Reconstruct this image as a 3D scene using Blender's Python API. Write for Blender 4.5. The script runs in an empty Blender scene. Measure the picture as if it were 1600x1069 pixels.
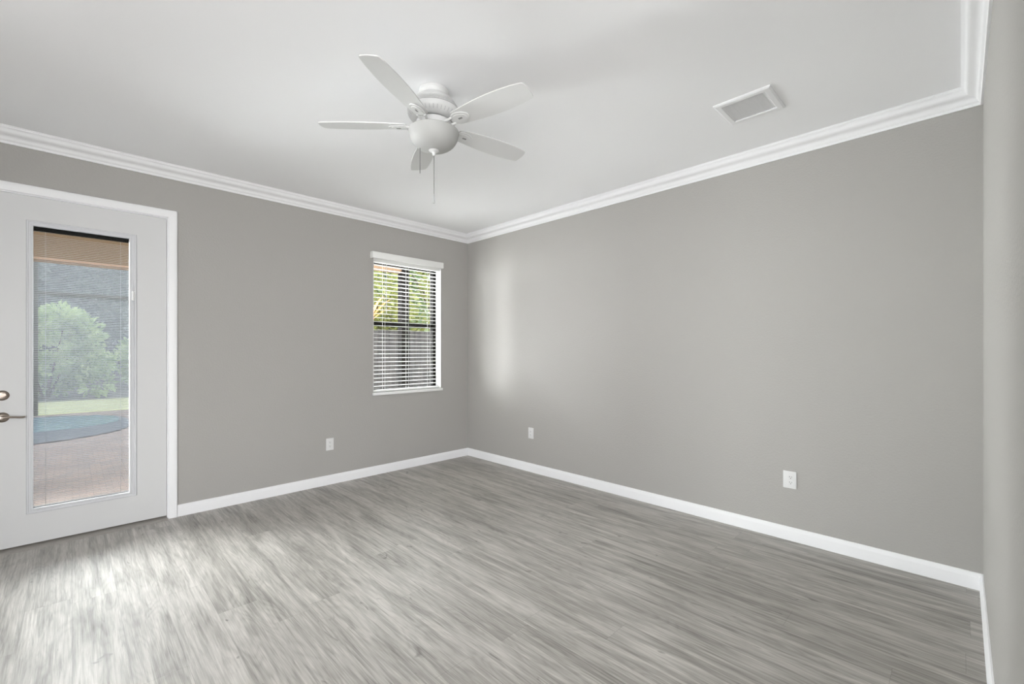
import bpy, bmesh, math, random
from mathutils import Vector, Matrix

random.seed(7)
SC = bpy.context.scene
COL = SC.collection
R = math.radians

# ------------------------------------------------------------------ camera
CAM_H = 1.357
YAW = 45.29                       # view direction, degrees from +X
cam_d = bpy.data.cameras.new('camera')
cam_d.sensor_width = 36.0
cam_d.lens = 694.0 / 1600.0 * 36.0
cam_d.shift_y = 13.5 / 1600.0
cam_d.clip_start = 0.02
cam_d.clip_end = 200
cam = bpy.data.objects.new('camera', cam_d)
COL.objects.link(cam)
cam.location = (0, 0, CAM_H)
cam.rotation_euler = (R(90), 0, R(YAW - 90))
SC.camera = cam

# ------------------------------------------------------------------ exposure
vs = SC.view_settings
vs.view_transform = 'Standard'
vs.look = 'None'
vs.exposure = 0.95
vs.gamma = 1.0
vs.use_curve_mapping = False

# ------------------------------------------------------------------ sky
world = bpy.data.worlds.new('sky')
SC.world = world
world.use_nodes = True
wn = world.node_tree
wn.nodes.clear()
w_out = wn.nodes.new('ShaderNodeOutputWorld')
w_bg = wn.nodes.new('ShaderNodeBackground')
w_tc = wn.nodes.new('ShaderNodeTexCoord')
w_sep = wn.nodes.new('ShaderNodeSeparateXYZ')
w_ramp = wn.nodes.new('ShaderNodeValToRGB')
w_ramp.color_ramp.elements[0].position = 0.0
w_ramp.color_ramp.elements[0].color = (1.0, 1.0, 0.98, 1)
w_ramp.color_ramp.elements[1].position = 0.7
w_ramp.color_ramp.elements[1].color = (0.72, 0.84, 1.0, 1)
wn.links.new(w_tc.outputs['Generated'], w_sep.inputs[0])
wn.links.new(w_sep.outputs['Z'], w_ramp.inputs[0])
wn.links.new(w_ramp.outputs[0], w_bg.inputs['Color'])
w_bg.inputs['Strength'].default_value = 2.8
wn.links.new(w_bg.outputs[0], w_out.inputs[0])


def area(name, loc, target, sx, sy, watts, col=(1, 1, 1), spread=180):
    l = bpy.data.lights.new(name, 'AREA')
    l.shape = 'RECTANGLE'
    l.size = sx
    l.size_y = sy
    l.energy = watts
    l.color = col
    l.spread = R(spread)
    o = bpy.data.objects.new(name, l)
    COL.objects.link(o)
    o.location = loc
    d = Vector(target) - Vector(loc)
    o.rotation_euler = d.to_track_quat('-Z', 'Y').to_euler()
    return o


# daylight entering: through the glazed door, through the window beside the
# right corner, plus unseen fill lamps added at openings behind the camera
area('door_daylight', (-0.7, 5.5, 2.64), (-0.5, 3.8, 0.0), 2.6, 0.32, 54, (0.97, 0.98, 1.0), 68)
area('patio_daylight', (-1.45, 6.8, 1.45), (0.3, 4.2, 1.45), 1.8, 1.8, 180, (0.98, 0.985, 1.0), 80)
area('window_daylight', (2.3, 6.7, 1.2), (2.72, 4.58, 1.5), 1.8, 2.3, 100, (0.98, 0.985, 1.0), 116)
area('window_sky_daylight', (2.6, 6.5, 4.3), (2.78, 4.6, 1.62), 2.2, 1.2, 460, (0.98, 0.985, 1.0), 70)
area('sitting_fill_light', (-3.45, -0.4, 1.3), (1.5, 1.9, 0.0), 3.4, 1.6, 18, (0.98, 0.985, 1.0), 110)  # unseen fill lamp, added to brighten the room more evenly
area('end_fill_light', (-2.0, -2.45, 1.2), (1.6, 4.5, 0.2), 2.2, 1.4, 24, (0.98, 0.985, 1.0), 100)  # second added fill lamp, out of view, lifts back wall and ceiling

# ------------------------------------------------------------------ materials
def new_mat(name):
    m = bpy.data.materials.new(name)
    m.use_nodes = True
    nt = m.node_tree
    return m, nt, nt.nodes['Principled BSDF']


def N(nt, typ, **kw):
    n = nt.nodes.new(typ)
    for k, v in kw.items():
        setattr(n, k, v)
    return n


def basic(name, col, rough=0.5, metal=0.0, bump=0.0, bscale=60.0, spec=0.5, vary=0.0, vscale=4.0):
    m, nt, p = new_mat(name)
    p.inputs['Base Color'].default_value = (*col, 1)
    p.inputs['Roughness'].default_value = rough
    p.inputs['Metallic'].default_value = metal
    p.inputs['Specular IOR Level'].default_value = spec
    tc = N(nt, 'ShaderNodeTexCoord')
    if bump:
        no = N(nt, 'ShaderNodeTexNoise')
        no.inputs['Scale'].default_value = bscale
        no.inputs['Detail'].default_value = 3
        b = N(nt, 'ShaderNodeBump')
        b.inputs['Strength'].default_value = bump
        b.inputs['Distance'].default_value = 0.004
        nt.links.new(tc.outputs['Object'], no.inputs['Vector'])
        nt.links.new(no.outputs['Fac'], b.inputs['Height'])
        nt.links.new(b.outputs[0], p.inputs['Normal'])
    if vary:
        no = N(nt, 'ShaderNodeTexNoise')
        no.inputs['Scale'].default_value = vscale
        no.inputs['Detail'].default_value = 4
        mx = N(nt, 'ShaderNodeMix', data_type='RGBA')
        mx.inputs['A'].default_value = (*[c * (1 - vary) for c in col], 1)
        mx.inputs['B'].default_value = (*[min(1, c * (1 + vary)) for c in col], 1)
        nt.links.new(tc.outputs['Object'], no.inputs['Vector'])
        nt.links.new(no.outputs['Fac'], mx.inputs['Factor'])
        nt.links.new(mx.outputs['Result'], p.inputs['Base Color'])
    return m


M = {}
M['wall'] = basic('wall_paint', (0.40, 0.388, 0.368), 0.62, bump=0.4, bscale=85, spec=0.35)
M['ceiling'] = basic('ceiling_paint', (0.925, 0.925, 0.935), 0.8, bump=0.06, bscale=120, spec=0.2)
M['trim'] = basic('trim_paint', (0.855, 0.855, 0.865), 0.4, bump=0.02, bscale=30)
M['door'] = basic('door_paint', (0.66, 0.66, 0.66), 0.45, bump=0.02, bscale=40)
M['gasket'] = basic('door_lite_frame', (0.64, 0.645, 0.665), 0.4)
M['fan'] = basic('fan_white', (0.68, 0.68, 0.675), 0.42)
M['fan_dark'] = basic('fan_gap', (0.05, 0.05, 0.05), 0.6)
M['bowl'] = basic('frosted_bowl_glass', (0.45, 0.45, 0.44), 0.6, spec=0.5)
M['chain'] = basic('pull_chain_metal', (0.20, 0.20, 0.20), 0.4, metal=0.6)
M['grille_gap'] = basic('vent_shadow', (0.25, 0.25, 0.25), 0.8)
M['vent_back'] = basic('vent_duct_liner', (0.55, 0.55, 0.55), 0.8)
M['chain_knob'] = basic('grey_pull_knob', (0.42, 0.42, 0.42), 0.5)
M['plastic'] = basic('white_plastic', (0.72, 0.72, 0.715), 0.4)
M['slot'] = basic('outlet_slot', (0.05, 0.05, 0.05), 0.6)
M['nickel'] = basic('aged_nickel', (0.30, 0.255, 0.22), 0.3, metal=1.0, vary=0.15, vscale=40)
M['blind'] = basic('white_slat', (0.84, 0.84, 0.82), 0.4)
M['miniblind'] = basic('mini_blind_slat', (0.2, 0.2, 0.205), 0.8, spec=0.1)
M['cord'] = basic('blind_cord', (0.75, 0.75, 0.73), 0.7)
M['wand'] = basic('clear_wand', (0.55, 0.55, 0.53), 0.25)
M['bronze'] = basic('bronze_frame', (0.006, 0.0055, 0.005), 0.6, spec=0.03)
M['cage'] = basic('bronze_cage', (0.05, 0.048, 0.047), 0.45)
M['marble'] = basic('marble_sill', (0.82, 0.82, 0.81), 0.2, vary=0.06, vscale=18)
M['threshold'] = basic('threshold_metal', (0.33, 0.31, 0.285), 0.4, metal=0.2, vary=0.2, vscale=25, spec=0.3)
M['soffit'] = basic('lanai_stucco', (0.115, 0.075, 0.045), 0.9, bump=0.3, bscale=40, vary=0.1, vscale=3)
M['fascia'] = basic('peach_fascia', (0.26, 0.165, 0.12), 0.7)
M['bark'] = basic('tree_bark', (0.10, 0.075, 0.055), 0.9, bump=0.6, bscale=20, vary=0.35, vscale=9)
M['soil'] = basic('mulch_ground', (0.06, 0.05, 0.04), 0.95, bump=0.5, bscale=12, vary=0.3, vscale=3)
M['grass'] = basic('lawn_grass', (0.28, 0.26, 0.12), 0.9, bump=0.5, bscale=40, vary=0.25, vscale=2)
M['apron'] = basic('wet_pool_apron', (0.075, 0.072, 0.08), 0.5, bump=0.3, bscale=8, vary=0.35, vscale=5)
M['housewall'] = basic('exterior_stucco', (0.45, 0.36, 0.27), 0.9, bump=0.3, bscale=40)


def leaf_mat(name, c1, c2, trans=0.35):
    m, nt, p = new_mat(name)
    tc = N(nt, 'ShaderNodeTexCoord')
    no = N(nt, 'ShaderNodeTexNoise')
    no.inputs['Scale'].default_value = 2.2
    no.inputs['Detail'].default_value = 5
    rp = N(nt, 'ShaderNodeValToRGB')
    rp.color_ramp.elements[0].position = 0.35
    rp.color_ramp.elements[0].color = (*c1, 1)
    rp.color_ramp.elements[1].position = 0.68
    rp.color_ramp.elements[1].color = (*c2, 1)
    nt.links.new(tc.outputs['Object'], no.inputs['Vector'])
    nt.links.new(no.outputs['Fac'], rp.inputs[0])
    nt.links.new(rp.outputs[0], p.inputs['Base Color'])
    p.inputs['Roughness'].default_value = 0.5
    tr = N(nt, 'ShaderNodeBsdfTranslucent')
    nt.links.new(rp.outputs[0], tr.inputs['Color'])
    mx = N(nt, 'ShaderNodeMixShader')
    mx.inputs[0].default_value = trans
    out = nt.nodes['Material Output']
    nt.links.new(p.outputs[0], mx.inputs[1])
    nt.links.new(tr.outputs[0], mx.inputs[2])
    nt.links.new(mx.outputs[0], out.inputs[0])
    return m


M['leaf_bush'] = leaf_mat('bush_leaf', (0.13, 0.20, 0.075), (0.42, 0.49, 0.21))
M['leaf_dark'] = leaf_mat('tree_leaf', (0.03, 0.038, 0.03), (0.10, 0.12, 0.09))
M['leaf_pale'] = leaf_mat('pale_tree_leaf', (0.08, 0.09, 0.085), (0.24, 0.27, 0.24))
M['leaf_yellow'] = leaf_mat('sunny_leaf', (0.15, 0.16, 0.04), (0.50, 0.50, 0.17), 0.5)
M['leaf_green'] = leaf_mat('green_leaf', (0.14, 0.20, 0.09), (0.42, 0.48, 0.24), 0.45)
M['leaf_orange'] = leaf_mat('orange_leaf', (0.75, 0.36, 0.12), (0.9, 0.55, 0.25), 0.4)


def glass_mat():
    m, nt, p = new_mat('window_glass')
    nt.nodes.remove(p)
    out = nt.nodes['Material Output']
    t = N(nt, 'ShaderNodeBsdfTransparent')
    t.inputs['Color'].default_value = (0.95, 0.96, 0.955, 1)
    g = N(nt, 'ShaderNodeBsdfGlossy')
    g.inputs['Roughness'].default_value = 0.01
    fr = N(nt, 'ShaderNodeFresnel')
    fr.inputs['IOR'].default_value = 1.18
    mx = N(nt, 'ShaderNodeMixShader')
    nt.links.new(fr.outputs[0], mx.inputs[0])
    nt.links.new(t.outputs[0], mx.inputs[1])
    nt.links.new(g.outputs[0], mx.inputs[2])
    nt.links.new(mx.outputs[0], out.inputs[0])
    return m


M['glass'] = glass_mat()


def screen_mat():
    m, nt, p = new_mat('insect_screen')
    out = nt.nodes['Material Output']
    p.inputs['Base Color'].default_value = (0.42, 0.43, 0.46, 1)
    p.inputs['Roughness'].default_value = 0.8
    t = N(nt, 'ShaderNodeBsdfTransparent')
    mx = N(nt, 'ShaderNodeMixShader')
    mx.inputs[0].default_value = 0.16
    nt.links.new(t.outputs[0], mx.inputs[1])
    nt.links.new(p.outputs[0], mx.inputs[2])
    nt.links.new(mx.outputs[0], out.inputs[0])
    return m


M['screen'] = screen_mat()


def water_mat():
    m, nt, p = new_mat('pool_water')
    p.inputs['Base Color'].default_value = (0.13, 0.17, 0.19, 1)
    p.inputs['Roughness'].default_value = 0.12
    tc = N(nt, 'ShaderNodeTexCoord')
    no = N(nt, 'ShaderNodeTexNoise')
    no.inputs['Scale'].default_value = 6
    b = N(nt, 'ShaderNodeBump')
    b.inputs['Strength'].default_value = 0.15
    nt.links.new(tc.outputs['Object'], no.inputs['Vector'])
    nt.links.new(no.outputs['Fac'], b.inputs['Height'])
    nt.links.new(b.outputs[0], p.inputs['Normal'])
    return m


M['water'] = water_mat()


def paver_mat():
    m, nt, p = new_mat('patio_paver')
    tc = N(nt, 'ShaderNodeTexCoord')
    br = N(nt, 'ShaderNodeTexBrick')
    br.inputs['Scale'].default_value = 5.0
    br.inputs['Color1'].default_value = (0.27, 0.185, 0.15, 1)
    br.inputs['Color2'].default_value = (0.20, 0.155, 0.14, 1)
    br.inputs['Mortar'].default_value = (0.11, 0.09, 0.08, 1)
    br.inputs['Mortar Size'].default_value = 0.012
    no = N(nt, 'ShaderNodeTexNoise')
    no.inputs['Scale'].default_value = 1.3
    mx = N(nt, 'ShaderNodeMix', data_type='RGBA', blend_type='MULTIPLY')
    mx.inputs['Factor'].default_value = 0.5
    nt.links.new(tc.outputs['Object'], br.inputs['Vector'])
    nt.links.new(tc.outputs['Object'], no.inputs['Vector'])
    nt.links.new(br.outputs['Color'], mx.inputs['A'])
    nt.links.new(no.outputs['Fac'], mx.inputs['B'])
    nt.links.new(mx.outputs['Result'], p.inputs['Base Color'])
    p.inputs['Roughness'].default_value = 0.8
    return m


M['paver'] = paver_mat()


def fence_mat():
    m, nt, p = new_mat('fence_boards')
    tc = N(nt, 'ShaderNodeTexCoord')
    mp = N(nt, 'ShaderNodeMapping')
    mp.inputs['Scale'].default_value = (14, 14, 0.8)
    no = N(nt, 'ShaderNodeTexNoise')
    no.inputs['Scale'].default_value = 1.0
    no.inputs['Detail'].default_value = 4
    rp = N(nt, 'ShaderNodeValToRGB')
    rp.color_ramp.elements[0].position = 0.3
    rp.color_ramp.elements[0].color = (0.03, 0.027, 0.026, 1)
    rp.color_ramp.elements[1].position = 0.75
    rp.color_ramp.elements[1].color = (0.085, 0.074, 0.07, 1)
    nt.links.new(tc.outputs['Object'], mp.inputs[0])
    nt.links.new(mp.outputs[0], no.inputs['Vector'])
    nt.links.new(no.outputs['Fac'], rp.inputs[0])
    nt.links.new(rp.outputs[0], p.inputs['Base Color'])
    p.inputs['Roughness'].default_value = 0.85
    return m


M['fence'] = fence_mat()


def floor_mat():
    """grey wood-look planks running along Y"""
    m, nt, p = new_mat('grey_vinyl_plank')
    L = nt.links.new

    def math_n(op, a, b=None):
        n = N(nt, 'ShaderNodeMath', operation=op)
        for i, v in enumerate((a, b)):
            if v is None:
                continue
            if isinstance(v, (int, float)):
                n.inputs[i].default_value = v
            else:
                L(v, n.inputs[i])
        return n.outputs[0]

    tc = N(nt, 'ShaderNodeTexCoord')
    sp = N(nt, 'ShaderNodeSeparateXYZ')
    L(tc.outputs['Object'], sp.inputs[0])
    x, y = sp.outputs['X'], sp.outputs['Y']
    u = math_n('DIVIDE', x, 0.178)
    row = math_n('FLOOR', u)
    fu = math_n('FRACT', u)
    wn1 = N(nt, 'ShaderNodeTexWhiteNoise', noise_dimensions='1D')
    L(row, wn1.inputs['W'])
    v = math_n('ADD', math_n('DIVIDE', y, 1.22), math_n('MULTIPLY', wn1.outputs['Value'], 7.3))
    pl = math_n('FLOOR', v)
    fv = math_n('FRACT', v)
    cid = N(nt, 'ShaderNodeCombineXYZ')
    L(row, cid.inputs[0])
    L(pl, cid.inputs[1])
    wn2 = N(nt, 'ShaderNodeTexWhiteNoise', noise_dimensions='2D')
    L(cid.outputs[0], wn2.inputs['Vector'])
    rnd = wn2.outputs['Value']
    # per-plank shifted coordinates
    off = math_n('ADD', math_n('MULTIPLY', wn1.outputs['Value'], 31.0), math_n('MULTIPLY', rnd, 0.55))

    def coords(sx, sy):
        c = N(nt, 'ShaderNodeCombineXYZ')
        L(math_n('MULTIPLY', x, sx), c.inputs[0])
        L(math_n('MULTIPLY', y, sy), c.inputs[1])
        L(off, c.inputs[2])
        return c.outputs[0]

    def noise(vec, detail, dist=0.0, rough=0.55):
        n = N(nt, 'ShaderNodeTexNoise')
        n.inputs['Scale'].default_value = 1.0
        n.inputs['Detail'].default_value = detail
        n.inputs['Roughness'].default_value = rough
        n.inputs['Distortion'].default_value = dist
        L(vec, n.inputs['Vector'])
        return n.outputs['Fac']

    broad = noise(coords(14, 1.5), 4, 0.7)
    grain = noise(coords(70, 2.6), 4, 0.9, 0.65)
    fine = noise(coords(240, 7.0), 3)
    knot = noise(coords(16, 5.5), 2, 1.2)
    # cathedral figure: rings of a stretched noise
    ring = math_n('ABSOLUTE', math_n('SINE', math_n('MULTIPLY', noise(coords(7, 0.9), 2, 0.4), 55.0)))
    t = math_n('ADD', math_n('MULTIPLY', broad, 0.64), math_n('MULTIPLY', grain, 0.55))
    t = math_n('ADD', t, math_n('MULTIPLY', fine, 0.24))
    t = math_n('ADD', t, math_n('MULTIPLY', ring, 0.055))
    t = math_n('ADD', t, math_n('MULTIPLY', rnd, 0.05))
    t = math_n('SUBTRACT', t, 0.27)
    rp = N(nt, 'ShaderNodeValToRGB')
    cr = rp.color_ramp
    cr.elements[0].position = 0.22
    cr.elements[0].color = (0.13, 0.121, 0.108, 1)
    cr.elements[1].position = 0.74
    cr.elements[1].color = (0.60, 0.573, 0.535, 1)
    e = cr.elements.new(0.47)
    e.color = (0.335, 0.317, 0.29, 1)
    L(t, rp.inputs[0])
    # dark knots
    kd = N(nt, 'ShaderNodeMapRange')
    kd.inputs['From Min'].default_value = 0.69
    kd.inputs['From Max'].default_value = 0.80
    L(knot, kd.inputs['Value'])
    mk = N(nt, 'ShaderNodeMix', data_type='RGBA')
    L(math_n('MULTIPLY', kd.outputs[0], 0.75), mk.inputs['Factor'])
    L(rp.outputs[0], mk.inputs['A'])
    mk.inputs['B'].default_value = (0.075, 0.068, 0.06, 1)
    # seams
    su = math_n('LESS_THAN', math_n('MINIMUM', fu, math_n('SUBTRACT', 1.0, fu)), 0.006)
    sv = math_n('LESS_THAN', math_n('MINIMUM', fv, math_n('SUBTRACT', 1.0, fv)), 0.0009)
    seam = math_n('MAXIMUM', su, sv)
    ms = N(nt, 'ShaderNodeMix', data_type='RGBA')
    L(math_n('MULTIPLY', seam, 0.28), ms.inputs['Factor'])
    L(mk.outputs['Result'], ms.inputs['A'])
    ms.inputs['B'].default_value = (0.08, 0.075, 0.068, 1)
    L(ms.outputs['Result'], p.inputs['Base Color'])
    p.inputs['Roughness'].default_value = 0.42
    p.inputs['Specular IOR Level'].default_value = 0.5
    b = N(nt, 'ShaderNodeBump')
    b.inputs['Strength'].default_value = 0.35
    b.inputs['Distance'].default_value = 0.0025
    L(math_n('ADD', math_n('MULTIPLY', grain, 0.6), math_n('MULTIPLY', fine, 0.5)), b.inputs['Height'])
    L(b.outputs[0], p.inputs['Normal'])
    return m


M['floor'] = floor_mat()

# ------------------------------------------------------------------ mesh helpers
def box(bm, x0, x1, y0, y1, z0, z1, bevel=0.0, seg=2):
    mat = Matrix.Translation(((x0 + x1) / 2, (y0 + y1) / 2, (z0 + z1) / 2)) @ Matrix.Diagonal((abs(x1 - x0), abs(y1 - y0), abs(z1 - z0), 1))
    r = bmesh.ops.create_cube(bm, size=1.0, matrix=mat)
    if bevel:
        es = list({e for v in r['verts'] for e in v.link_edges})
        bmesh.ops.bevel(bm, geom=es, offset=bevel, segments=seg, affect='EDGES', profile=0.5)


def lathe(bm, prof, seg=48, center=(0, 0, 0)):
    """prof: (r, z) from top to bottom"""
    rings = []
    cx, cy, cz = center
    for r, z in prof:
        if r < 1e-5:
            rings.append([bm.verts.new((cx, cy, cz + z))])
        else:
            rings.append([bm.verts.new((cx + r * math.cos(2 * math.pi * i / seg), cy + r * math.sin(2 * math.pi * i / seg), cz + z)) for i in range(seg)])
    for a, b in zip(rings, rings[1:]):
        for i in range(seg):
            j = (i + 1) % seg
            if len(a) == 1 and len(b) == 1:
                continue
            if len(a) == 1:
                bm.faces.new((a[0], b[i], b[j]))
            elif len(b) == 1:
                bm.faces.new((a[i], b[0], a[j]))
            else:
                bm.faces.new((a[i], b[i], b[j], a[j]))
    if len(rings[0]) > 1:
        bm.faces.new(rings[0])
    if len(rings[-1]) > 1:
        bm.faces.new(rings[-1])


def tube(bm, pts, rad, seg=12):
    pts = [Vector(p) for p in pts]
    n = len(pts)
    rads = rad if isinstance(rad, (list, tuple)) else [rad] * n
    rings = []
    for i, p in enumerate(pts):
        t = (pts[min(i + 1, n - 1)] - pts[max(i - 1, 0)]).normalized()
        up = Vector((0, 0, 1)) if abs(t.z) < 0.95 else Vector((1, 0, 0))
        a = t.cross(up).normalized()
        b = t.cross(a).normalized()
        rings.append([bm.verts.new(p + (a * math.cos(2 * math.pi * k / seg) + b * math.sin(2 * math.pi * k / seg)) * rads[i]) for k in range(seg)])
    for a, b in zip(rings, rings[1:]):
        for k in range(seg):
            bm.faces.new((a[k], a[(k + 1) % seg], b[(k + 1) % seg], b[k]))
    bm.faces.new(rings[0])
    bm.faces.new(rings[-1])


def prism(bm, outline, z0, z1, mat=None):
    """outline of (x, y), extruded along z"""
    lo = [Vector((x, y, z0)) for x, y in outline]
    hi = [Vector((x, y, z1)) for x, y in outline]
    if mat is not None:
        lo = [mat @ v for v in lo]
        hi = [mat @ v for v in hi]
    a = [bm.verts.new(v) for v in lo]
    b = [bm.verts.new(v) for v in hi]
    bm.faces.new(a)
    bm.faces.new(b)
    n = len(a)
    for i in range(n):
        bm.faces.new((a[i], a[(i + 1) % n], b[(i + 1) % n], b[i]))


def loft(bm, sa, sb):
    """two congruent rings of points joined and capped"""
    a = [bm.verts.new(v) for v in sa]
    b = [bm.verts.new(v) for v in sb]
    n = len(a)
    for i in range(n):
        bm.faces.new((a[i], a[(i + 1) % n], b[(i + 1) % n], b[i]))
    bm.faces.new(a)
    bm.faces.new(b)


def obj(name, bm, mat, parent=None, smooth=None):
    bmesh.ops.recalc_face_normals(bm, faces=bm.faces[:])
    me = bpy.data.meshes.new(name)
    bm.to_mesh(me)
    bm.free()
    me.materials.append(mat)
    if smooth is not None:
        for poly in me.polygons:
            poly.use_smooth = True
        me.set_sharp_from_angle(angle=R(smooth))
    o = bpy.data.objects.new(name, me)
    COL.objects.link(o)
    if parent is not None:
        o.parent = parent
    return o


def tag(o, label, cat, group=None, kind=None):
    o['label'] = label
    o['category'] = cat
    if group:
        o['group'] = group
    if kind:
        o['kind'] = kind
    return o


def thing(name, label, cat, loc=(0, 0, 0), rotz=0.0, group=None, kind=None):
    o = bpy.data.objects.new(name, None)
    o.empty_display_size = 0.1
    COL.objects.link(o)
    o.location = loc
    o.rotation_euler = (0, 0, rotz)
    return tag(o, label, cat, group, kind)


def struct(name, bm, mat, label, cat, smooth=None):
    return tag(obj(name, bm, mat, None, smooth), label, cat, kind='structure')


B = bmesh.new
# ------------------------------------------------------------------ room shell
XB, YA, YC, XL = 3.656, 4.51, -0.09, -1.5
ZC = 2.845
WT = 0.20
DX0, DX1, DZ = -0.418, 0.550, 2.432           # door opening
WX0, WX1, WZ0, WZ1 = 2.335, 3.232, 0.880, 2.385  # window opening
HX, HY = 0.95, -2.4                            # open sitting area behind the camera
SXL, SY_ = -3.4, 2.2

bm = B()
box(bm, XL - WT, XB + WT, YC, YA + WT, -0.2, 0.0)
box(bm, XL - WT, HX + 0.12, HY - 0.12, YC, -0.2, 0.0)
box(bm, SXL - WT, XL - WT, HY - 0.12, SY_ + 0.12, -0.2, 0.0)
struct('floor', bm, M['floor'], 'grey wood-look plank floor running toward the glazed door wall', 'floor')

bm = B()
box(bm, XL - WT, XB + WT, YC - 0.12, YA + WT, ZC, ZC + 0.2)
box(bm, XL - WT, HX + 0.12, HY - 0.12, YC - 0.12, ZC, ZC + 0.2)
box(bm, SXL - WT, XL - WT, HY - 0.12, SY_ + 0.12, ZC, ZC + 0.2)
struct('ceiling', bm, M['ceiling'], 'smooth white ceiling over the whole room', 'ceiling')


def holed_wall(bm, along, a0, a1, d0, d1, holes):
    """wall along 'x' or 'y' from a0 to a1, thickness d0..d1, holes (h0,h1,z0,z1) sorted"""
    def put(p, q, z0, z1):
        if q - p < 1e-4 or z1 - z0 < 1e-4:
            return
        if along == 'x':
            box(bm, p, q, d0, d1, z0, z1)
        else:
            box(bm, d0, d1, p, q, z0, z1)
    cur = a0
    for h0, h1, z0, z1 in holes:
        put(cur, h0, 0, ZC)
        put(h0, h1, 0, z0)
        put(h0, h1, z1, ZC)
        cur = h1
    put(cur, a1, 0, ZC)


bm = B()
holed_wall(bm, 'x', XL - WT, XB + WT, YA, YA + WT, [(DX0, DX1, 0, DZ), (WX0, WX1, WZ0, WZ1)])
struct('wall_back', bm, M['wall'], 'greige wall holding the glazed door and the blind-covered window', 'wall')
bm = B()
holed_wall(bm, 'y', YC, YA, XB, XB + WT, [])
struct('wall_right', bm, M['wall'], 'long greige wall with two outlets right of the corner', 'wall')
bm = B()
box(bm, HX, XB + WT, YC - 0.12, YC, 0, ZC)
struct('wall_near', bm, M['wall'], 'pale wall edge along the right border of the photo', 'wall')
bm = B()
box(bm, XL - WT, XL, SY_, YA, 0, ZC)
struct('wall_left', bm, M['wall'], 'greige wall left of the glazed door', 'wall')
bm = B()
box(bm, SXL, XL - WT, SY_, SY_ + 0.12, 0, ZC)
struct('wall_alcove', bm, M['wall'], 'wall of the sitting area left of the camera', 'wall')
bm = B()
holed_wall(bm, 'y', HY, SY_ + 0.12, SXL - WT, SXL, [(-2.1, 1.3, 0.45, 2.45)])  # unseen opening, added to let the sitting area fill light in
struct('wall_far_left', bm, M['wall'], 'sitting area wall left of the camera, opening added for fill light', 'wall')
bm = B()
box(bm, HX, HX + 0.12, HY, YC - 0.12, 0, ZC)
struct('wall_side', bm, M['wall'], 'side wall behind the camera', 'wall')
bm = B()
holed_wall(bm, 'x', SXL - WT, HX + 0.12, HY - 0.12, HY, [(-3.1, -0.9, 0.45, 2.35)])  # opening put in out of view to go with the end fill lamp
struct('wall_end', bm, M['wall'], 'end wall behind the camera', 'wall')

# ---- crown moulding: profile (d out of the wall, z)
CR = [(0, -0.098), (0.010, -0.098), (0.013, -0.092), (0.013, -0.084), (0.020, -0.078)]
for k in range(9):
    t = k / 8.0
    # S-shaped cove between the two fillets
    CR.append((0.022 + 0.052 * (t - 0.10 * math.sin(2 * math.pi * t)), -0.076 + 0.052 * (t + 0.10 * math.sin(2 * math.pi * t))))
CR += [(0.078, -0.020), (0.086, -0.014), (0.086, -0.006), (0.090, -0.004), (0.090, 0.0), (0, 0.0)]
BBP = [(0, 0), (0.015, 0), (0.015, 0.066), (0.0135, 0.074), (0.010, 0.080), (0.0085, 0.088), (0.006, 0.0935), (0, 0.0945)]


def run_x(bm, prof, x0, x1, y, sgn, z, m0=1, m1=1):
    """moulding along X on a wall at y, sticking out in direction sgn"""
    loft(bm, [(x0 + d * m0, y + sgn * d, z + h) for d, h in prof], [(x1 - d * m1, y + sgn * d, z + h) for d, h in prof])


def run_y(bm, prof, y0, y1, x, sgn, z, m0=1, m1=1):
    loft(bm, [(x + sgn * d, y0 + d * m0, z + h) for d, h in prof], [(x + sgn * d, y1 - d * m1, z + h) for d, h in prof])


bm = B(); run_x(bm, CR, XL, XB, YA, -1, ZC)
struct('trim_1', bm, M['trim'], 'white crown moulding above the glazed door and window', 'crown moulding', 35)
bm = B(); run_y(bm, CR, YC, YA, XB, -1, ZC)
struct('trim_2', bm, M['trim'], 'white crown moulding along the top of the long right wall', 'crown moulding', 35)
bm = B(); run_x(bm, CR, HX, XB, YC, 1, ZC, m0=0)
struct('trim_3', bm, M['trim'], 'white crown moulding running to the top right corner of the photo', 'crown moulding', 35)

bm = B(); run_x(bm, BBP, 0.6105, XB, YA, -1, 0, m0=0)
struct('baseboard_back', bm, M['trim'], 'white baseboard between the door casing and the far corner', 'baseboard', 35)
bm = B(); run_y(bm, BBP, YC, YA, XB, -1, 0)
struct('baseboard_right', bm, M['trim'], 'long white baseboard along the right wall', 'baseboard', 35)
bm = B(); run_x(bm, BBP, HX, XB, YC, 1, 0, m0=0)
struct('baseboard_near', bm, M['trim'], 'white baseboard at the lower right corner of the photo', 'baseboard', 35)

# ---- door casing (mitred, rounded profile)
CAS = [(0.0, 0.0), (0.0, 0.010), (0.004, 0.014), (0.018, 0.016), (0.030, 0.0185), (0.050, 0.020), (0.057, 0.018), (0.061, 0.012), (0.061, 0.0)]
bm = B()
cx0, cx1, cz = DX0, DX1, DZ
for a, b in (((cx1, 0.0), (cx1, cz)), ):
    loft(bm, [(cx1 + w, YA - t, 0.0) for w, t in CAS], [(cx1 + w, YA - t, cz + w) for w, t in CAS])
loft(bm, [(cx0 - w, YA - t, 0.0) for w, t in CAS], [(cx0 - w, YA - t, cz + w) for w, t in CAS])
loft(bm, [(cx0 - w, YA - t, cz + w) for w, t in CAS], [(cx1 + w, YA - t, cz + w) for w, t in CAS])
struct('trim_4', bm, M['trim'], 'white casing framing the glazed door', 'door casing', 35)

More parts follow.
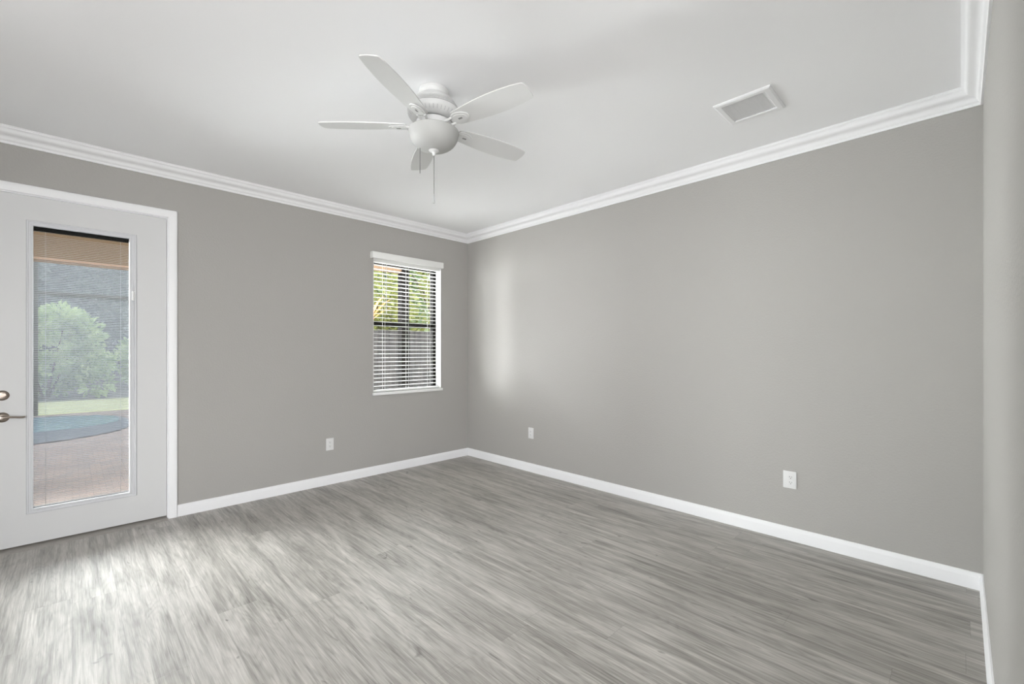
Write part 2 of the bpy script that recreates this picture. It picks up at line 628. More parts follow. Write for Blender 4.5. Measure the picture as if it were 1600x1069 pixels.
# ---- door jamb
bm = B()
box(bm, DX0, DX0 + 0.006, YA, YA + WT, 0, DZ)
box(bm, DX1 - 0.006, DX1, YA, YA + WT, 0, DZ)
box(bm, DX0 + 0.006, DX1 - 0.006, YA, YA + WT, DZ - 0.006, DZ)
struct('trim_5', bm, M['trim'], 'white jamb lining the doorway', 'door jamb')

# ---- threshold
bm = B()
prism(bm, [(-0.012, 0), (0.17, 0), (0.17, 0.020), (0.075, 0.020), (0.055, 0.013), (0.045, 0.013), (0.03, 0.009), (0.012, 0.008), (0.004, 0.005)], DX0 - 0.0 + 0.006, DX1 - 0.006,
      Matrix(((0, 0, 1, 0), (1, 0, 0, YA - 0.045), (0, 1, 0, 0), (0, 0, 0, 1))))
struct('trim_6', bm, M['threshold'], 'brownish grey metal threshold under the glazed door', 'threshold', 30)

# ------------------------------------------------------------------ glazed door
door = thing('door_1', 'white glazed patio door with built-in mini blinds and lever handle', 'door', (0.065, YA + 0.03, 0), kind='structure')
ox, oy = 0.065, YA + 0.03
SX0, SX1, SZ0, SZ1 = DX0 + 0.009 - ox, DX1 - 0.009 - ox, 0.024, DZ - 0.010
SY0, SY1 = YA + 0.008 - oy, YA + 0.052 - oy
GX0, GX1, GZ0, GZ1 = -0.192 - ox, 0.312 - ox, 0.264, 2.222
bm = B()
box(bm, SX0, GX0 - 0.012, SY0, SY1, SZ0, SZ1)
box(bm, GX1 + 0.020, SX1, SY0, SY1, SZ0, SZ1)
box(bm, GX0 - 0.012, GX1 + 0.020, SY0, SY1, SZ0, GZ0 - 0.012)
box(bm, GX0 - 0.012, GX1 + 0.020, SY0, SY1, GZ1 + 0.012, SZ1)
obj('slab', bm, M['door'], door)


def rect_frame(bm, x0, x1, z0, z1, prof, wl, wr, wb, wt):
    """mitred frame round the opening x0..x1, z0..z1 ; prof (s 0..1 outward, y)"""
    def ring(s):
        return (x0 - wl * s, x1 + wr * s, z0 - wb * s, z1 + wt * s)
    loops = []
    for s, y in prof:
        a, b, c, d = ring(s)
        loops.append([bm.verts.new((a, y, c)), bm.verts.new((b, y, c)), bm.verts.new((b, y, d)), bm.verts.new((a, y, d))])
    loops.append(loops[0])
    for p, q in zip(loops, loops[1:]):
        for i in range(4):
            j = (i + 1) % 4
            bm.faces.new((p[i], p[j], q[j], q[i]))


bm = B()
f0 = SY0
rect_frame(bm, GX0, GX1, GZ0, GZ1,
           [(0.0, SY0 + 0.014), (0.0, f0 - 0.004), (0.08, f0 - 0.008), (0.28, f0 - 0.0085), (0.36, f0 - 0.006), (0.62, f0 - 0.006), (0.70, f0 - 0.010), (0.88, f0 - 0.011), (1.0, f0 - 0.004), (1.0, f0 + 0.001), (0.3, SY0 + 0.014)],
           0.034, 0.046, 0.034, 0.036)
obj('lite_frame', bm, M['gasket'], door, 30)
# glass (two panes of the sealed unit)
bm = B()
box(bm, GX0 - 0.012, GX1 + 0.02, SY0 + 0.0145, SY0 + 0.0165, GZ0 - 0.012, GZ1 + 0.012)
box(bm, GX0 - 0.012, GX1 + 0.02, SY1 - 0.007, SY1 - 0.005, GZ0 - 0.012, GZ1 + 0.012)
obj('glass_pane', bm, M['glass'], door)
# mini blinds between the panes
mb = bpy.data.objects.new('mini_blind', None)
COL.objects.link(mb); mb.parent = door
mb.location = (0, 0, 0)
ym = (SY0 + SY1) / 2 + 0.004
bm = B()
z = GZ0 + 0.012
while z < GZ1 - 0.055:
    ring = [(ym - 0.0011, z - 0.0015), (ym + 0.0011, z + 0.0015), (ym + 0.0008, z + 0.0018), (ym - 0.0014, z - 0.0012)]
    loft(bm, [(GX0 - 0.004, y, h) for y, h in ring], [(GX1 + 0.004, y, h) for y, h in ring])
    z += 0.0125
obj('slats', bm, M['miniblind'], mb)
bm = B()
box(bm, GX0 - 0.004, GX1 + 0.004, ym - 0.006, ym + 0.006, GZ1 - 0.030, GZ1 + 0.004)
obj('head_rail', bm, M['bronze'], mb)
bm = B()
box(bm, GX0 - 0.004, GX1 + 0.004, ym - 0.005, ym + 0.005, GZ0 - 0.004, GZ0 + 0.006)
obj('bottom_rail', bm, M['miniblind'], mb)
for xx in (GX0 + 0.058, GX1 - 0.048):
    bm = B()
    tube(bm, [(xx, ym - 0.006, GZ0), (xx, ym - 0.006, GZ1 - 0.03)], 0.0011, 6)
    obj('ladder_cord', bm, M['miniblind'], mb)
# blind slider on the right stile of the frame
bm = B()
box(bm, GX1 + 0.020, GX1 + 0.027, SY0 - 0.0105, SY0 - 0.0055, 0.93, 1.88, 0.001, 1)
obj('slider_track', bm, M['gasket'], door)
bm = B()
box(bm, GX1 + 0.015, GX1 + 0.031, SY0 - 0.022, SY0 - 0.006, 1.745, 1.815, 0.003)
obj('slider_tab', bm, M['plastic'], door)
# deadbolt
db = bpy.data.objects.new('deadbolt', None)
COL.objects.link(db); db.parent = door
db.location = (-0.334 - ox, SY0, 1.056)


def disc_y(bm, prof, seg=40):
    """lathe about the -Y axis: prof (r, out)"""
    tmp = bmesh.new()
    lathe(tmp, prof, seg)
    bmesh.ops.rotate(tmp, verts=tmp.verts[:], cent=(0, 0, 0), matrix=Matrix.Rotation(R(90), 3, 'X'))
    me = bpy.data.meshes.new('tmp'); tmp.to_mesh(me); tmp.free(); bm.from_mesh(me); bpy.data.meshes.remove(me)


bm = B(); disc_y(bm, [(0.0335, 0.0), (0.0335, 0.004), (0.031, 0.008), (0.024, 0.011), (0.020, 0.012), (0.0, 0.012)])
obj('rosette', bm, M['nickel'], db, 40)
bm = B()
disc_y(bm, [(0.010, 0.011), (0.010, 0.018), (0, 0.018)], 24)
prism(bm, [(-0.020, -0.006), (-0.012, -0.009), (0.0, -0.007), (0.012, -0.009), (0.020, -0.006), (0.020, 0.006), (0.012, 0.009), (0.0, 0.007), (-0.012, 0.009), (-0.020, 0.006)], 0.017, 0.026,
      Matrix.Rotation(R(90), 4, 'X') @ Matrix.Rotation(R(25), 4, 'Z'))
obj('thumb_turn', bm, M['nickel'], db, 40)
# lever
lv = bpy.data.objects.new('lever_handle', None)
COL.objects.link(lv); lv.parent = door
lv.location = (-0.334 - ox, SY0, 0.909)
bm = B(); disc_y(bm, [(0.0335, 0.0), (0.0335, 0.004), (0.031, 0.009), (0.022, 0.013), (0.016, 0.016), (0.0, 0.016)])
obj('rosette', bm, M['nickel'], lv, 40)
bm = B()
disc_y(bm, [(0.012, 0.012), (0.010, 0.030), (0.0115, 0.048), (0.009, 0.056), (0.0, 0.057)], 24)
tube(bm, [(-0.004, -0.048, 0.0), (0.012, -0.049, 0.002), (0.035, -0.048, 0.003), (0.06, -0.046, 0.0), (0.082, -0.044, -0.004), (0.097, -0.042, -0.004), (0.106, -0.040, -0.001)],
     [0.009, 0.009, 0.0075, 0.0065, 0.0065, 0.007, 0.0045], 14)
obj('lever', bm, M['nickel'], lv, 50)

# ------------------------------------------------------------------ window
win = thing('window_1', 'small single-hung window with black frame behind white blinds', 'window', ((WX0 + WX1) / 2, YA + 0.14, WZ0), kind='structure')
wx, wy, wz = (WX0 + WX1) / 2, YA + 0.14, WZ0
hw, hh = (WX1 - WX0) / 2, WZ1 - WZ0
ry = YA + 0.105 - wy
bm = B()
box(bm, -hw, -hw + 0.045, ry, ry + 0.07, 0, hh)
box(bm, hw - 0.045, hw, ry, ry + 0.07, 0, hh)
box(bm, -hw + 0.045, hw - 0.045, ry, ry + 0.07, hh - 0.045, hh)
box(bm, -hw + 0.045, hw - 0.045, ry, ry + 0.07, 0, 0.045)
obj('window_frame', bm, M['bronze'], win)
mz = 1.662 - wz
bm = B(); box(bm, -hw + 0.045, hw - 0.045, ry + 0.005, ry + 0.06, mz - 0.030, mz + 0.028, 0.003)
obj('meeting_rail', bm, M['bronze'], win)
for z0, z1, yy in ((0.045, mz - 0.030, ry + 0.02), (mz + 0.028, hh - 0.045, ry + 0.042)):
    bm = B(); box(bm, -hw + 0.045, hw - 0.045, yy, yy + 0.004, z0, z1)
    obj('pane', bm, M['glass'], win)
# plaster return (bright white reveals) and sill
bm = B()
box(bm, WX1 - 0.004, WX1, YA + 0.001, YA + 0.105, WZ0 + 0.02, WZ1)
box(bm, WX0, WX0 + 0.004, YA + 0.001, YA + 0.105, WZ0 + 0.02, WZ1)
box(bm, WX0 + 0.004, WX1 - 0.004, YA + 0.001, YA + 0.105, WZ1 - 0.004, WZ1)
struct('trim_7', bm, M['trim'], 'white painted returns inside the window recess', 'window reveal')
bm = B()
box(bm, WX0 - 0.012, WX1 + 0.016, YA - 0.022, YA - 0.0005, 0.866, 0.897, 0.005)
box(bm, WX0 + 0.0005, WX1 - 0.0005, YA - 0.006, YA + 0.105, 0.8805, 0.897)
struct('trim_8', bm, M['marble'], 'white marble sill under the blind-covered window', 'window sill', 40)

# ---- window blind
bl = thing('window_blind', 'white two-inch slatted blind hanging in the small window', 'blind', (wx, YA + 0.045, 0.9))
by0 = YA + 0.045
bm = B()
box(bm, 2.300 - wx, 3.236 - wx, YA - 0.052 - by0, YA - 0.036 - by0, 2.363 - 0.9, 2.433 - 0.9, 0.004)
box(bm, 2.300 - wx, 2.312 - wx, YA - 0.036 - by0, YA - by0, 2.363 - 0.9, 2.433 - 0.9)
box(bm, 3.224 - wx, 3.236 - wx, YA - 0.036 - by0, YA - by0, 2.363 - 0.9, 2.433 - 0.9)
obj('valance', bm, M['blind'], bl, 40)
bm = B(); box(bm, -hw + 0.008, hw - 0.008, -0.026, 0.026, 2.335 - 0.9, 2.380 - 0.9, 0.002)
obj('head_rail', bm, M['blind'], bl)
bm = B()
tilt = R(2)
z = 0.962
ns = 0
while z < 2.325:
    # gently crowned slat, room-side edge lower
    pts = []
    for k in range(7):
        s = -1 + 2 * k / 6.0
        pts.append((s * 0.025 * math.cos(tilt), s * 0.025 * math.sin(tilt) + 0.0016 * (1 - s * s)))
    ring = [(p[0], p[1] + 0.0014) for p in pts] + [(p[0], p[1] - 0.0014) for p in reversed(pts)]
    loft(bm, [(-hw + 0.010, y, z - 0.9 + h) for y, h in ring], [(hw - 0.016, y, z - 0.9 + h) for y, h in ring])
    z += 0.0448
    ns += 1
obj('slats', bm, M['blind'], bl, 30)
bm = B(); box(bm, -hw + 0.010, hw - 0.016, -0.026, 0.026, 0.902 - 0.9, 0.922 - 0.9, 0.004)
obj('bottom_rail', bm, M['blind'], bl)
for xx in (-0.30, 0.0, 0.30):
    bm = B()
    for yy in (-0.027, 0.027):
        tube(bm, [(xx, yy, 0.02), (xx, yy, 1.44)], 0.0010, 6)
    obj('ladder_cord', bm, M['cord'], bl)
bm = B()
tube(bm, [(-0.285, -0.034, 1.44), (-0.285, -0.036, 1.40), (-0.284, -0.036, 0.86)], 0.0036, 8)
obj('tilt_wand', bm, M['wand'], bl)

# ------------------------------------------------------------------ ceiling fan
FX, FY = 1.472, 2.122
fan = thing('ceiling_fan', 'white five-blade ceiling fan with frosted light bowl', 'ceiling fan', (FX, FY, ZC))
bm = B()
lathe(bm, [(0.080, 0.0), (0.084, -0.004), (0.085, -0.018), (0.082, -0.024), (0.080, -0.036), (0.083, -0.041), (0.091, -0.046)], 56)
obj('canopy', bm, M['fan'], fan, 30)
bm = B()
prof = [(0.078, -0.044), (0.093, -0.047), (0.106, -0.056), (0.116, -0.068), (0.122, -0.078), (0.122, -0.081), (0.118, -0.083)]
for r, z in ((0.121, -0.085), (0.127, -0.094), (0.132, -0.103), (0.137, -0.112)):
    prof += [(r - 0.003, z), (r + 0.006, z - 0.0010), (r + 0.009, z - 0.0062), (r + 0.001, z - 0.0072)]
prof += [(0.147, -0.122), (0.149, -0.130), (0.148, -0.140), (0.142, -0.152), (0.131, -0.163), (0.112, -0.171), (0.098, -0.174), (0.0, -0.174)]
lathe(bm, prof, 64)
mo = obj('motor_housing', bm, M['fan'], fan, 25)
# upright vent slots round the lower motor shell
bm = B()
for k in range(40):
    a = 2 * math.pi * k / 40
    ca, sa = math.cos(a), math.sin(a)
    w = 0.0026
    pts = [(0.1445, -0.1495), (0.137, -0.1585), (0.1275, -0.1655)]
    L_ = [bm.verts.new((r * ca - w * sa, r * sa + w * ca, z)) for r, z in pts]
    R_ = [bm.verts.new((r * ca + w * sa, r * sa - w * ca, z)) for r, z in pts]
    for q in range(2):
        bm.faces.new((L_[q], L_[q + 1], R_[q + 1], R_[q]))
obj('vent_slots', bm, M['vent_back'], mo)
bm = B(); lathe(bm, [(0.084, -0.173), (0.084, -0.181), (0.0, -0.181)], 40)
obj('flywheel', bm, M['fan_dark'], fan, 40)
bm = B(); lathe(bm, [(0.070, -0.180), (0.098, -0.183), (0.101, -0.187), (0.101, -0.208), (0.097, -0.214), (0.078, -0.217), (0.0, -0.217)], 48)
obj('switch_housing', bm, M['fan'], fan, 30)
bm = B(); lathe(bm, [(0.074, -0.216), (0.074, -0.238), (0.0, -0.238)], 40)
obj('light_fitter', bm, M['fan_dark'], fan, 40)
bm = B()
bp = [(0.100, -0.2290), (0.132, -0.2315), (0.1405, -0.2345), (0.143, -0.239), (0.141, -0.246)]
for k in range(1, 15):
    a = R(90 * k / 15.0)
    bp.append((0.139 * math.cos(a) ** 0.85, -0.246 - 0.098 * math.sin(a)))
bp.append((0.0, -0.345))
lathe(bm, bp, 64)
obj('light_bowl', bm, M['bowl'], fan, 40)
bm = B(); lathe(bm, [(0.0, -0.338), (0.029, -0.340), (0.030, -0.345), (0.022, -0.351), (0.011, -0.355), (0.008, -0.362), (0.010, -0.366), (0.006, -0.372), (0.0, -0.373)], 32)
obj('finial', bm, M['fan'], fan, 40)

# blade outline (x outward from the axis)
def blade_outline():
    up = [(0.165, 0.047), (0.20, 0.052), (0.27, 0.060), (0.35, 0.0675), (0.43, 0.0705), (0.50, 0.069), (0.57, 0.0635), (0.61, 0.0575), (0.631, 0.0530)]
    tip = [(0.637, 0.048), (0.642, 0.025), (0.644, 0.0), (0.642, -0.025), (0.637, -0.048)]
    lo = [(x, -w) for x, w in reversed(up)]
    root = [(0.157, -0.040), (0.154, -0.02), (0.153, 0.0), (0.154, 0.02), (0.157, 0.040)]
    return up + tip + lo + root


def blade_bm():
    b = bmesh.new()
    prism(b, blade_outline(), -0.003, 0.003)
    bmesh.ops.triangulate(b, faces=[f for f in b.faces if len(f.verts) > 4])
    return b


def iron_bm():
    b = bmesh.new()
    # swept arm from the flywheel, then an oval plate under the blade
    for s in (-1, 1):
        tube(b, [(0.062, s * 0.010, -0.002), (0.085, s * 0.018, -0.014), (0.12, s * 0.020, -0.014), (0.155, s * 0.022, -0.009)], [0.008, 0.0075, 0.007, 0.007], 10)
    ol = []
    for k in range(28):
        a = 2 * math.pi * k / 28
        ol.append((0.198 + 0.060 * math.cos(a), 0.040 * math.sin(a) * (1.0 - 0.18 * math.cos(a))))
    prism(b, ol, -0.0095, -0.0036)
    ol2 = [(0.198 + (x - 0.198) * 0.72, y * 0.72) for x, y in ol]
    prism(b, ol2, -0.0125, -0.0090)
    return b


def slot_bm():
    b = bmesh.new()
    box(b, 0.188, 0.214, -0.0055, 0.0055, -0.0135, -0.0122, 0.0004, 1)
    return b


first = {}
for i, ang in enumerate((65, 137, 209, 281, 353)):
    if not first:
        bl_o = obj('blade', blade_bm(), M['fan'], fan, 35)
        ir_o = obj('blade_iron', iron_bm(), M['fan'], bl_o, 45)
        sl_o = obj('iron_slot', slot_bm(), M['grille_gap'], bl_o)
        first = dict(b=bl_o, i=ir_o, s=sl_o)
    else:
        bl_o = first['b'].copy(); COL.objects.link(bl_o); bl_o.parent = fan
        for key in ('i', 's'):
            c = first[key].copy(); COL.objects.link(c); c.parent = bl_o
    bl_o.location = (0, 0, -0.205)
    bl_o.rotation_euler = (Matrix.Rotation(R(ang), 3, 'Z') @ Matrix.Rotation(R(-12), 3, 'X')).to_euler()


def pull(x, y, z0, z1, bell):
    b = bmesh.new()
    z = z0
    tube(b, [(x, y, z0), (x, y, z1)], 0.0016, 6)
    n = int((z0 - z1) / 0.006)
    for k in range(n):
        bmesh.ops.create_icosphere(b, subdivisions=1, radius=0.0026, matrix=Matrix.Translation((x, y, z0 - k * 0.006)))
    o = obj('pull_chain', b, M['chain'], fan)
    if bell:
        b = bmesh.new()
        lathe(b, [(0.0, z1 + 0.002), (0.0035, z1), (0.004, z1 - 0.006), (0.0048, z1 - 0.034), (0.006, z1 - 0.046), (0.004, z1 - 0.050), (0.0, z1 - 0.051)], 16, (x, y, 0))
        obj('pull_knob', b, M['chain_knob'], o, 40)
    return o


pull(0.0, 0.0, -0.372, -0.595, True)
pull(-0.060, 0.052, -0.225, -0.475, False)

# ------------------------------------------------------------------ ceiling vent
vent = thing('ceiling_vent', 'square white air return vent on the ceiling near the right wall', 'air vent', (2.925, 0.905, ZC))
bm = B()
o_, i_ = 0.156, 0.118
def vring(h, z):
    return [bm.verts.new((-h, -h, z)), bm.verts.new((h, -h, z)), bm.verts.new((h, h, z)), bm.verts.new((-h, h, z))]
lp = [vring(o_, -0.0005), vring(o_, -0.006), vring(o_ - 0.010, -0.012), vring(i_ + 0.004, -0.013), vring(i_, -0.011), vring(i_, -0.0005)]
for p, q in zip(lp, lp[1:]):
    for i in range(4):
        bm.faces.new((p[i], p[(i + 1) % 4], q[(i + 1) % 4], q[i]))
obj('frame', bm, M['trim'], vent)
bm = B()
n = 20
for k in range(n):
    y = -i_ + (k + 0.5) * 2 * i_ / n
    ring = [(y - 0.0052, -0.0010), (y - 0.0040, -0.0010), (y + 0.0058, -0.0075), (y + 0.0046, -0.0075)]
    loft(bm, [(-i_, yy, zz) for yy, zz in ring], [(i_, yy, zz) for yy, zz in ring])
obj('louvre', bm, M['trim'], vent)
bm = B(); box(bm, -i_, i_, -i_, i_, -0.0012, -0.0003)
obj('backing', bm, M['vent_back'], vent)

# ------------------------------------------------------------------ outlets
def outlet(loc, rotz, label, w=0.077, h=0.122, shift=0.0):
    t = thing('wall_outlet', label, 'outlet', loc, rotz, 'duplex wall outlets with white plates')
    b = bmesh.new()
    box(b, -w / 2, w / 2, -0.0065, -0.0005, -h / 2, h / 2, 0.0028, 3)
    obj('cover_plate', b, M['plastic'], t, 40)
    for s in (1, -1):
        b = bmesh.new()
        ol = []
        for k in range(32):
            a = 2 * math.pi * k / 32
            ol.append((shift + 0.0165 * math.cos(a), max(-0.0135, min(0.0135, 0.0168 * math.sin(a)))))
        prism(b, ol, 0.0060, 0.0082, Matrix.Translation((0, 0, s * 0.0195)) @ Matrix.Rotation(R(90), 4, 'X'))
        rc = obj('receptacle', b, M['plastic'], t, 40)
        b = bmesh.new()
        zc = s * 0.0195
        box(b, shift - 0.0078, shift - 0.0058, -0.0087, -0.0080, zc - 0.001, zc + 0.008)
        box(b, shift + 0.0058, shift + 0.0078, -0.0087, -0.0080, zc - 0.001, zc + 0.007)
        prism(b, [(shift + 0.0028 * math.cos(2 * math.pi * k / 14), zc - 0.0075 + 0.0028 * math.sin(2 * math.pi * k / 14)) for k in range(14)], 0.0080, 0.0087, Matrix.Rotation(R(90), 4, 'X'))
        obj('slots', b, M['slot'], rc)
    b = bmesh.new()
    disc_y(b, [(0.0032, 0.0060), (0.0032, 0.0072), (0.0, 0.0076)], 14)
    if shift:
        bmesh.ops.translate(b, verts=b.verts[:], vec=(shift, 0, 0))
    obj('screw', b, M['plastic'], t)
    return t


outlet((1.859, YA, 0.407), 0, 'white duplex outlet on the door wall left of the window')
outlet((XB, 3.388, 0.432), R(-90), 'small white outlet low on the right wall near the far corner')
outlet((XB, 0.861, 0.432), R(-90), 'white duplex outlet on the near half of the long right wall', 0.084, 0.122, 0.006)

# ------------------------------------------------------------------ outdoors
GZ = -0.05
bm = B(); box(bm, -9, 1.5, YA + WT, 14.0, GZ - 0.1, GZ)
struct('patio', bm, M['paver'], 'pinkish paver patio outside the glazed door', 'patio')
bm = B()
box(bm, -14, 14, 14.0, 17.6, GZ - 0.1, GZ)
box(bm, 1.5, 14, YA + WT, 14.0, GZ - 0.1, GZ)
struct('lawn', bm, M['grass'], 'strip of lawn between the pool and the hedge', 'lawn')
bm = B(); box(bm, -30, 30, 17.6, 45, GZ - 0.12, GZ - 0.02)
struct('ground', bm, M['soil'], 'dark mulched ground under the trees', 'ground')


def superellipse(cx, cy, a, b, n=3.0, k=72):
    pts = []
    for i in range(k):
        t = 2 * math.pi * i / k
        c, s = math.cos(t), math.sin(t)
        pts.append((cx + a * math.copysign(abs(c) ** (2 / n), c), cy + b * math.copysign(abs(s) ** (2 / n), s)))
    return pts


bm = B(); prism(bm, superellipse(-2.5, 11.6, 3.3, 2.1), GZ, GZ + 0.02)
pool = tag(obj('swimming_pool', bm, M['apron']), 'small blue swimming pool with dark wet surround beyond the patio', 'pool')
bm = B(); prism(bm, superellipse(-2.5, 12.15, 3.18, 1.28), GZ + 0.02, GZ + 0.026)
obj('water', bm, M['water'], pool)

# lanai roof, its beam and its peach trim
bm = B()
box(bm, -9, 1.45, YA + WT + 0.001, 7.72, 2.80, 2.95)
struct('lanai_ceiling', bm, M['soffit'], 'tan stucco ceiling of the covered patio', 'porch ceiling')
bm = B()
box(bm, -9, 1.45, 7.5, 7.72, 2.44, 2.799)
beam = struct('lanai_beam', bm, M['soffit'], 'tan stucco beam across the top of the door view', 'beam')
bm = B(); box(bm, -9, 1.45, 7.49, 7.73, 2.415, 2.4395)
obj('peach_trim', bm, M['fascia'], beam)
bm = B(); box(bm, XL - WT, XB + WT, YA + WT, YA + WT + 0.02, 2.5, 3.1)
struct('house_band', bm, M['housewall'], 'stucco band of the house above the door outside', 'wall')

# screened pool cage
cage = thing('pool_cage', 'dark bronze screen enclosure around the pool', 'screen enclosure', (-0.56, 14.0, GZ))
for px_ in (-3.2, 0.0, 2.6):
    bm = B(); box(bm, px_ - 0.035, px_ + 0.035, -0.03, 0.03, 0, 4.2)
    obj('post', bm, M['cage'], cage)
for zz in (2.66, 4.2):
    bm = B(); box(bm, -3.235, 2.635, -0.028, 0.028, zz - 0.03, zz + 0.03)
    obj('rail', bm, M['cage'], cage)
bm = B(); box(bm, -3.2, 2.6, 0.0, 0.002, 0.02, 4.17)
obj('screen', bm, M['screen'], cage)

# corner post with header outside the small window
sp = thing('screen_post', 'dark bronze post seen behind the blind slats of the small window', 'post', (3.605, 6.0, GZ))
bm = B(); box(bm, -0.066, 0.066, -0.06, 0.06, 0, 2.9, 0.004)
obj('post', bm, M['bronze'], sp)
bm = B(); box(bm, -1.9, 0.066, -0.05, 0.05, 2.58, 2.9)
obj('header', bm, M['soffit'], sp)

# fence
fe = thing('board_fence', 'weathered grey vertical board fence outside the small window', 'fence', (6.0, 9.5, GZ))
bm = B()
x = -3.8
rr = random.Random(3)
while x < 4.5:
    h = 1.88 + rr.uniform(-0.006, 0.006)
    box(bm, x, x + 0.135, rr.uniform(-0.003, 0.003), 0.02, 0.03, h)
    x += 0.142
obj('boards', bm, M['fence'], fe)
for zz in (0.35, 1.6):
    bm = B(); box(bm, -3.8, 4.5, 0.0205, 0.06, zz, zz + 0.09)
    obj('rail', bm, M['fence'], fe)


# ---- foliage
def leaves(name, blobs, count, size, mat, parent, seed):
    """blobs: (cx, cy, cz, rx, ry, rz); leaves gathered toward the shell of each blob"""
    rr = random.Random(seed)
    vs_, fs = [], []
    tot = sum(b[3] * b[4] + b[5] * b[3] for b in blobs)
    for b in blobs:
        n = int(count * (b[3] * b[4] + b[5] * b[3]) / tot)
        for _ in range(n):
            d = Vector((rr.gauss(0, 1), rr.gauss(0, 1), rr.gauss(0, 1))).normalized()
            k = rr.uniform(0.45, 1.0) ** 0.6
            p = Vector((b[0] + d.x * b[3] * k, b[1] + d.y * b[4] * k, b[2] + d.z * b[5] * k))
            out = (d + Vector((rr.uniform(-.7, .7), rr.uniform(-.7, .7), rr.uniform(-.5, .7)))).normalized()
            nrm = (Vector((rr.uniform(-1, 1), rr.uniform(-1, 1), rr.uniform(0.1, 1.2)))).normalized()
            side = out.cross(nrm)
            if side.length < 1e-3:
                continue
            side.normalize()
            s = size * rr.uniform(0.6, 1.3)
            i0 = len(vs_)
            up = side.cross(out).normalized()
            vs_ += [p, p + out * s * 0.45 + side * s * 0.26 + up * s * 0.05, p + out * s, p + out * s * 0.45 - side * s * 0.26 + up * s * 0.05]
            fs += [(i0, i0 + 1, i0 + 2), (i0, i0 + 2, i0 + 3)]
    me = bpy.data.meshes.new(name)
    me.from_pydata([tuple(v) for v in vs_], [], fs)
    me.materials.append(mat)
    o = bpy.data.objects.new(name, me)
    COL.objects.link(o)
    o.parent = parent
    return o


def blob_set(rr, n, rx, ry, z0, z1, r):
    out = []
    for _ in range(n):
        a = rr.uniform(0, 2 * math.pi)
        q = math.sqrt(rr.random())
        t = rr.random()
        taper = 1.0 - 0.55 * t
        s = r * rr.uniform(0.7, 1.2)
        out.append((math.cos(a) * q * rx * taper, math.sin(a) * q * ry * taper, z0 + (z1 - z0) * t, s, s, s * 0.8))
    return out


def shrub(name, label, loc, w, d, h, mat, count, size, seed, group=None):
    rr = random.Random(seed)
    t = thing(name, label, 'shrub', loc, 0, group)
    leaves('foliage', blob_set(rr, 26, w / 2 * 0.8, d / 2 * 0.8, h * 0.16, h * 0.86, h * 0.19), count, size, mat, t, seed)
    b = bmesh.new()
    for k in range(5):
        a = k * 1.3
        tube(b, [(0.05 * math.cos(a), 0.05 * math.sin(a), 0.0), (w * 0.14 * math.cos(a), d * 0.14 * math.sin(a), h * 0.4), (w * 0.25 * math.cos(a), d * 0.25 * math.sin(a), h * 0.72)], [0.03, 0.022, 0.010], 7)
    obj('stems', b, M['bark'], t, 60)
    return t


def tree(label, loc, h, w, mat, count, size, seed, trunk_h=0.35, name='tree', group=None, r0=0.16):
    rr = random.Random(seed)
    t = thing(name, label, 'tree', loc, 0, group)
    b = bmesh.new()
    lean = rr.uniform(-0.3, 0.3)
    tube(b, [(0, 0, 0), (lean * 0.3, 0.05, h * 0.2), (lean * 0.6, 0.0, h * 0.45), (lean, 0.0, h * 0.75)], [r0, r0 * 0.8, r0 * 0.6, r0 * 0.3], 10)
    for k in range(5):
        a = k * 1.256 + rr.random()
        z = h * rr.uniform(0.35, 0.55)
        tube(b, [(lean * 0.6, 0, z), (w * 0.2 * math.cos(a), w * 0.2 * math.sin(a), z + h * 0.12), (w * 0.36 * math.cos(a), w * 0.36 * math.sin(a), z + h * 0.25)], [r0 * 0.4, r0 * 0.28, r0 * 0.1], 7)
    obj('trunk', b, M['bark'], t, 60)
    leaves('crown', blob_set(rr, 34, w / 2 * 0.85, w / 2 * 0.85, h * trunk_h, h * 0.92, h * 0.13), count, size, mat, t, seed + 50)
    return t


shrub('leafy_bush', 'large light green bush behind the lawn in the door view', (-0.55, 18.6, GZ), 3.0, 2.0, 2.75, M['leaf_bush'], 9000, 0.16, 11)
shrub('leafy_bush', 'lower green bush at the right edge of the door view', (1.75, 20.9, GZ), 1.7, 1.4, 2.1, M['leaf_bush'], 4500, 0.15, 12)
tree('grey green tree rising behind the large bush', (-2.3, 22.8, GZ), 9.0, 4.0, M['leaf_pale'], 9000, 0.26, 21, 0.2)
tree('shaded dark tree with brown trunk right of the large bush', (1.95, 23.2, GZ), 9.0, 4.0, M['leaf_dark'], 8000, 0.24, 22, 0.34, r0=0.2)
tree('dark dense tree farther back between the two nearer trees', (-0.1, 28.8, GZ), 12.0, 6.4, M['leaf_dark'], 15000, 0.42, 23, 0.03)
tree('tall pale tree farthest back, closing the door view', (1.2, 37.5, GZ), 16.0, 9.0, M['leaf_pale'], 18000, 0.62, 24, 0.02)

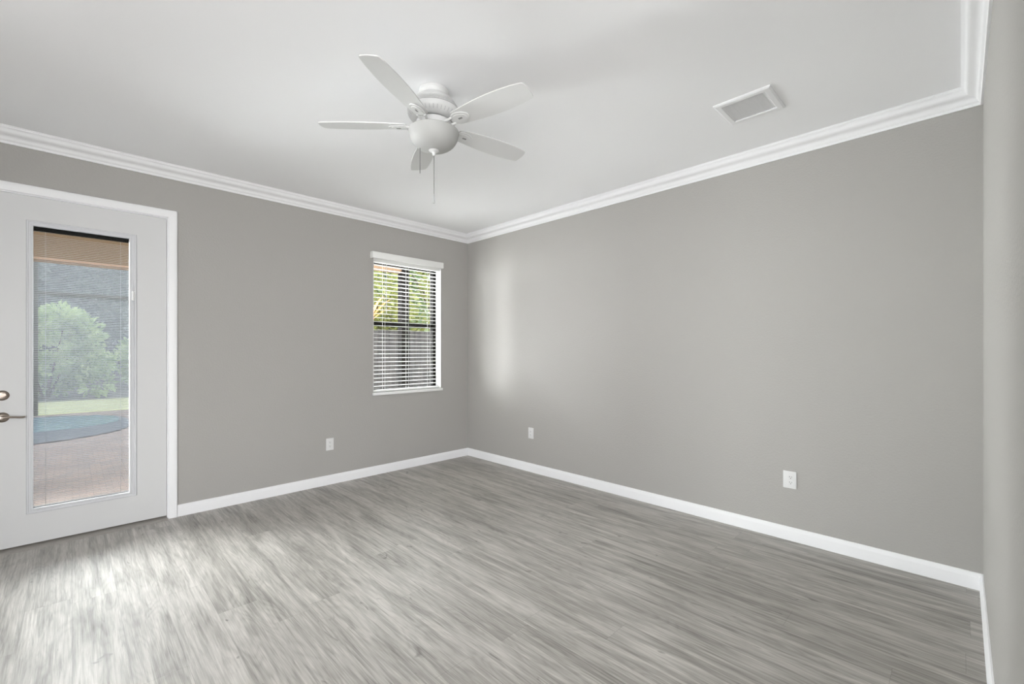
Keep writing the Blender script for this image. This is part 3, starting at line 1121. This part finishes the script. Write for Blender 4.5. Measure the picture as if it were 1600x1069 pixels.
tree('dark spreading tree left of the pool, first beyond the lawn', (-8.2, 21.5, GZ), 9.0, 4.4, M['leaf_dark'], 8000, 0.34, 27, 0.05)
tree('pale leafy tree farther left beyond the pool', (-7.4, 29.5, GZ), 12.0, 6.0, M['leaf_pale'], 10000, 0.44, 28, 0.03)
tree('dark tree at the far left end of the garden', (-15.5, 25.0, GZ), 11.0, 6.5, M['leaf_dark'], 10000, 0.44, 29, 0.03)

# beyond the small window
shrub('garden_shrub', 'bright yellow green shrub behind the fence left of the post', (6.05, 11.2, GZ), 1.4, 1.1, 3.9, M['leaf_yellow'], 3800, 0.17, 31)
tree('sunlit yellow green tree behind the fence right of the post', (8.9, 12.3, GZ), 5.8, 3.2, M['leaf_yellow'], 7000, 0.22, 32, 0.22, r0=0.1)
tree('broad green tree standing behind the yellow shrub', (7.2, 17.6, GZ), 7.0, 3.6, M['leaf_green'], 8000, 0.26, 33, 0.10, r0=0.12)
tree('far green tree closing the small window view', (14.8, 26.0, GZ), 10.0, 8.0, M['leaf_green'], 12000, 0.40, 34, 0.05)

# orange frond plant
op = thing('croton_plant', 'plant with orange arching leaves low left in the small window view', 'plant', (3.22, 6.4, GZ))
b = bmesh.new()
tube(b, [(0, 0, 0), (0.03, 0.02, 0.8), (0.02, 0.0, 1.85)], [0.025, 0.02, 0.012], 8)
obj('stem', b, M['bark'], op, 60)
for k, (ax, dx, dz) in enumerate(((0.0, 0.42, 0.42), (0.12, 0.30, 0.46), (-0.2, 0.36, 0.26), (3.0, 0.30, 0.38), (2.2, 0.28, 0.45))):
    b = bmesh.new()
    ca, sa = math.cos(ax), math.sin(ax)
    L_, R_ = [], []
    n = 9
    for i in range(n):
        s = i / (n - 1)
        w = 0.035 * math.sin(math.pi * (0.08 + 0.9 * s))
        x = dx * s
        zc = 1.8 + dz * math.sin(s * 1.45)
        L_.append(b.verts.new((x * ca - w * sa, x * sa + w * ca, zc + 0.01)))
        R_.append(b.verts.new((x * ca + w * sa, x * sa - w * ca, zc + 0.01)))
    for i in range(n - 1):
        b.faces.new((L_[i], L_[i + 1], R_[i + 1], R_[i]))
    bmesh.ops.solidify(b, geom=b.faces[:], thickness=0.002)
    obj('leaf', b, M['leaf_orange'], op)
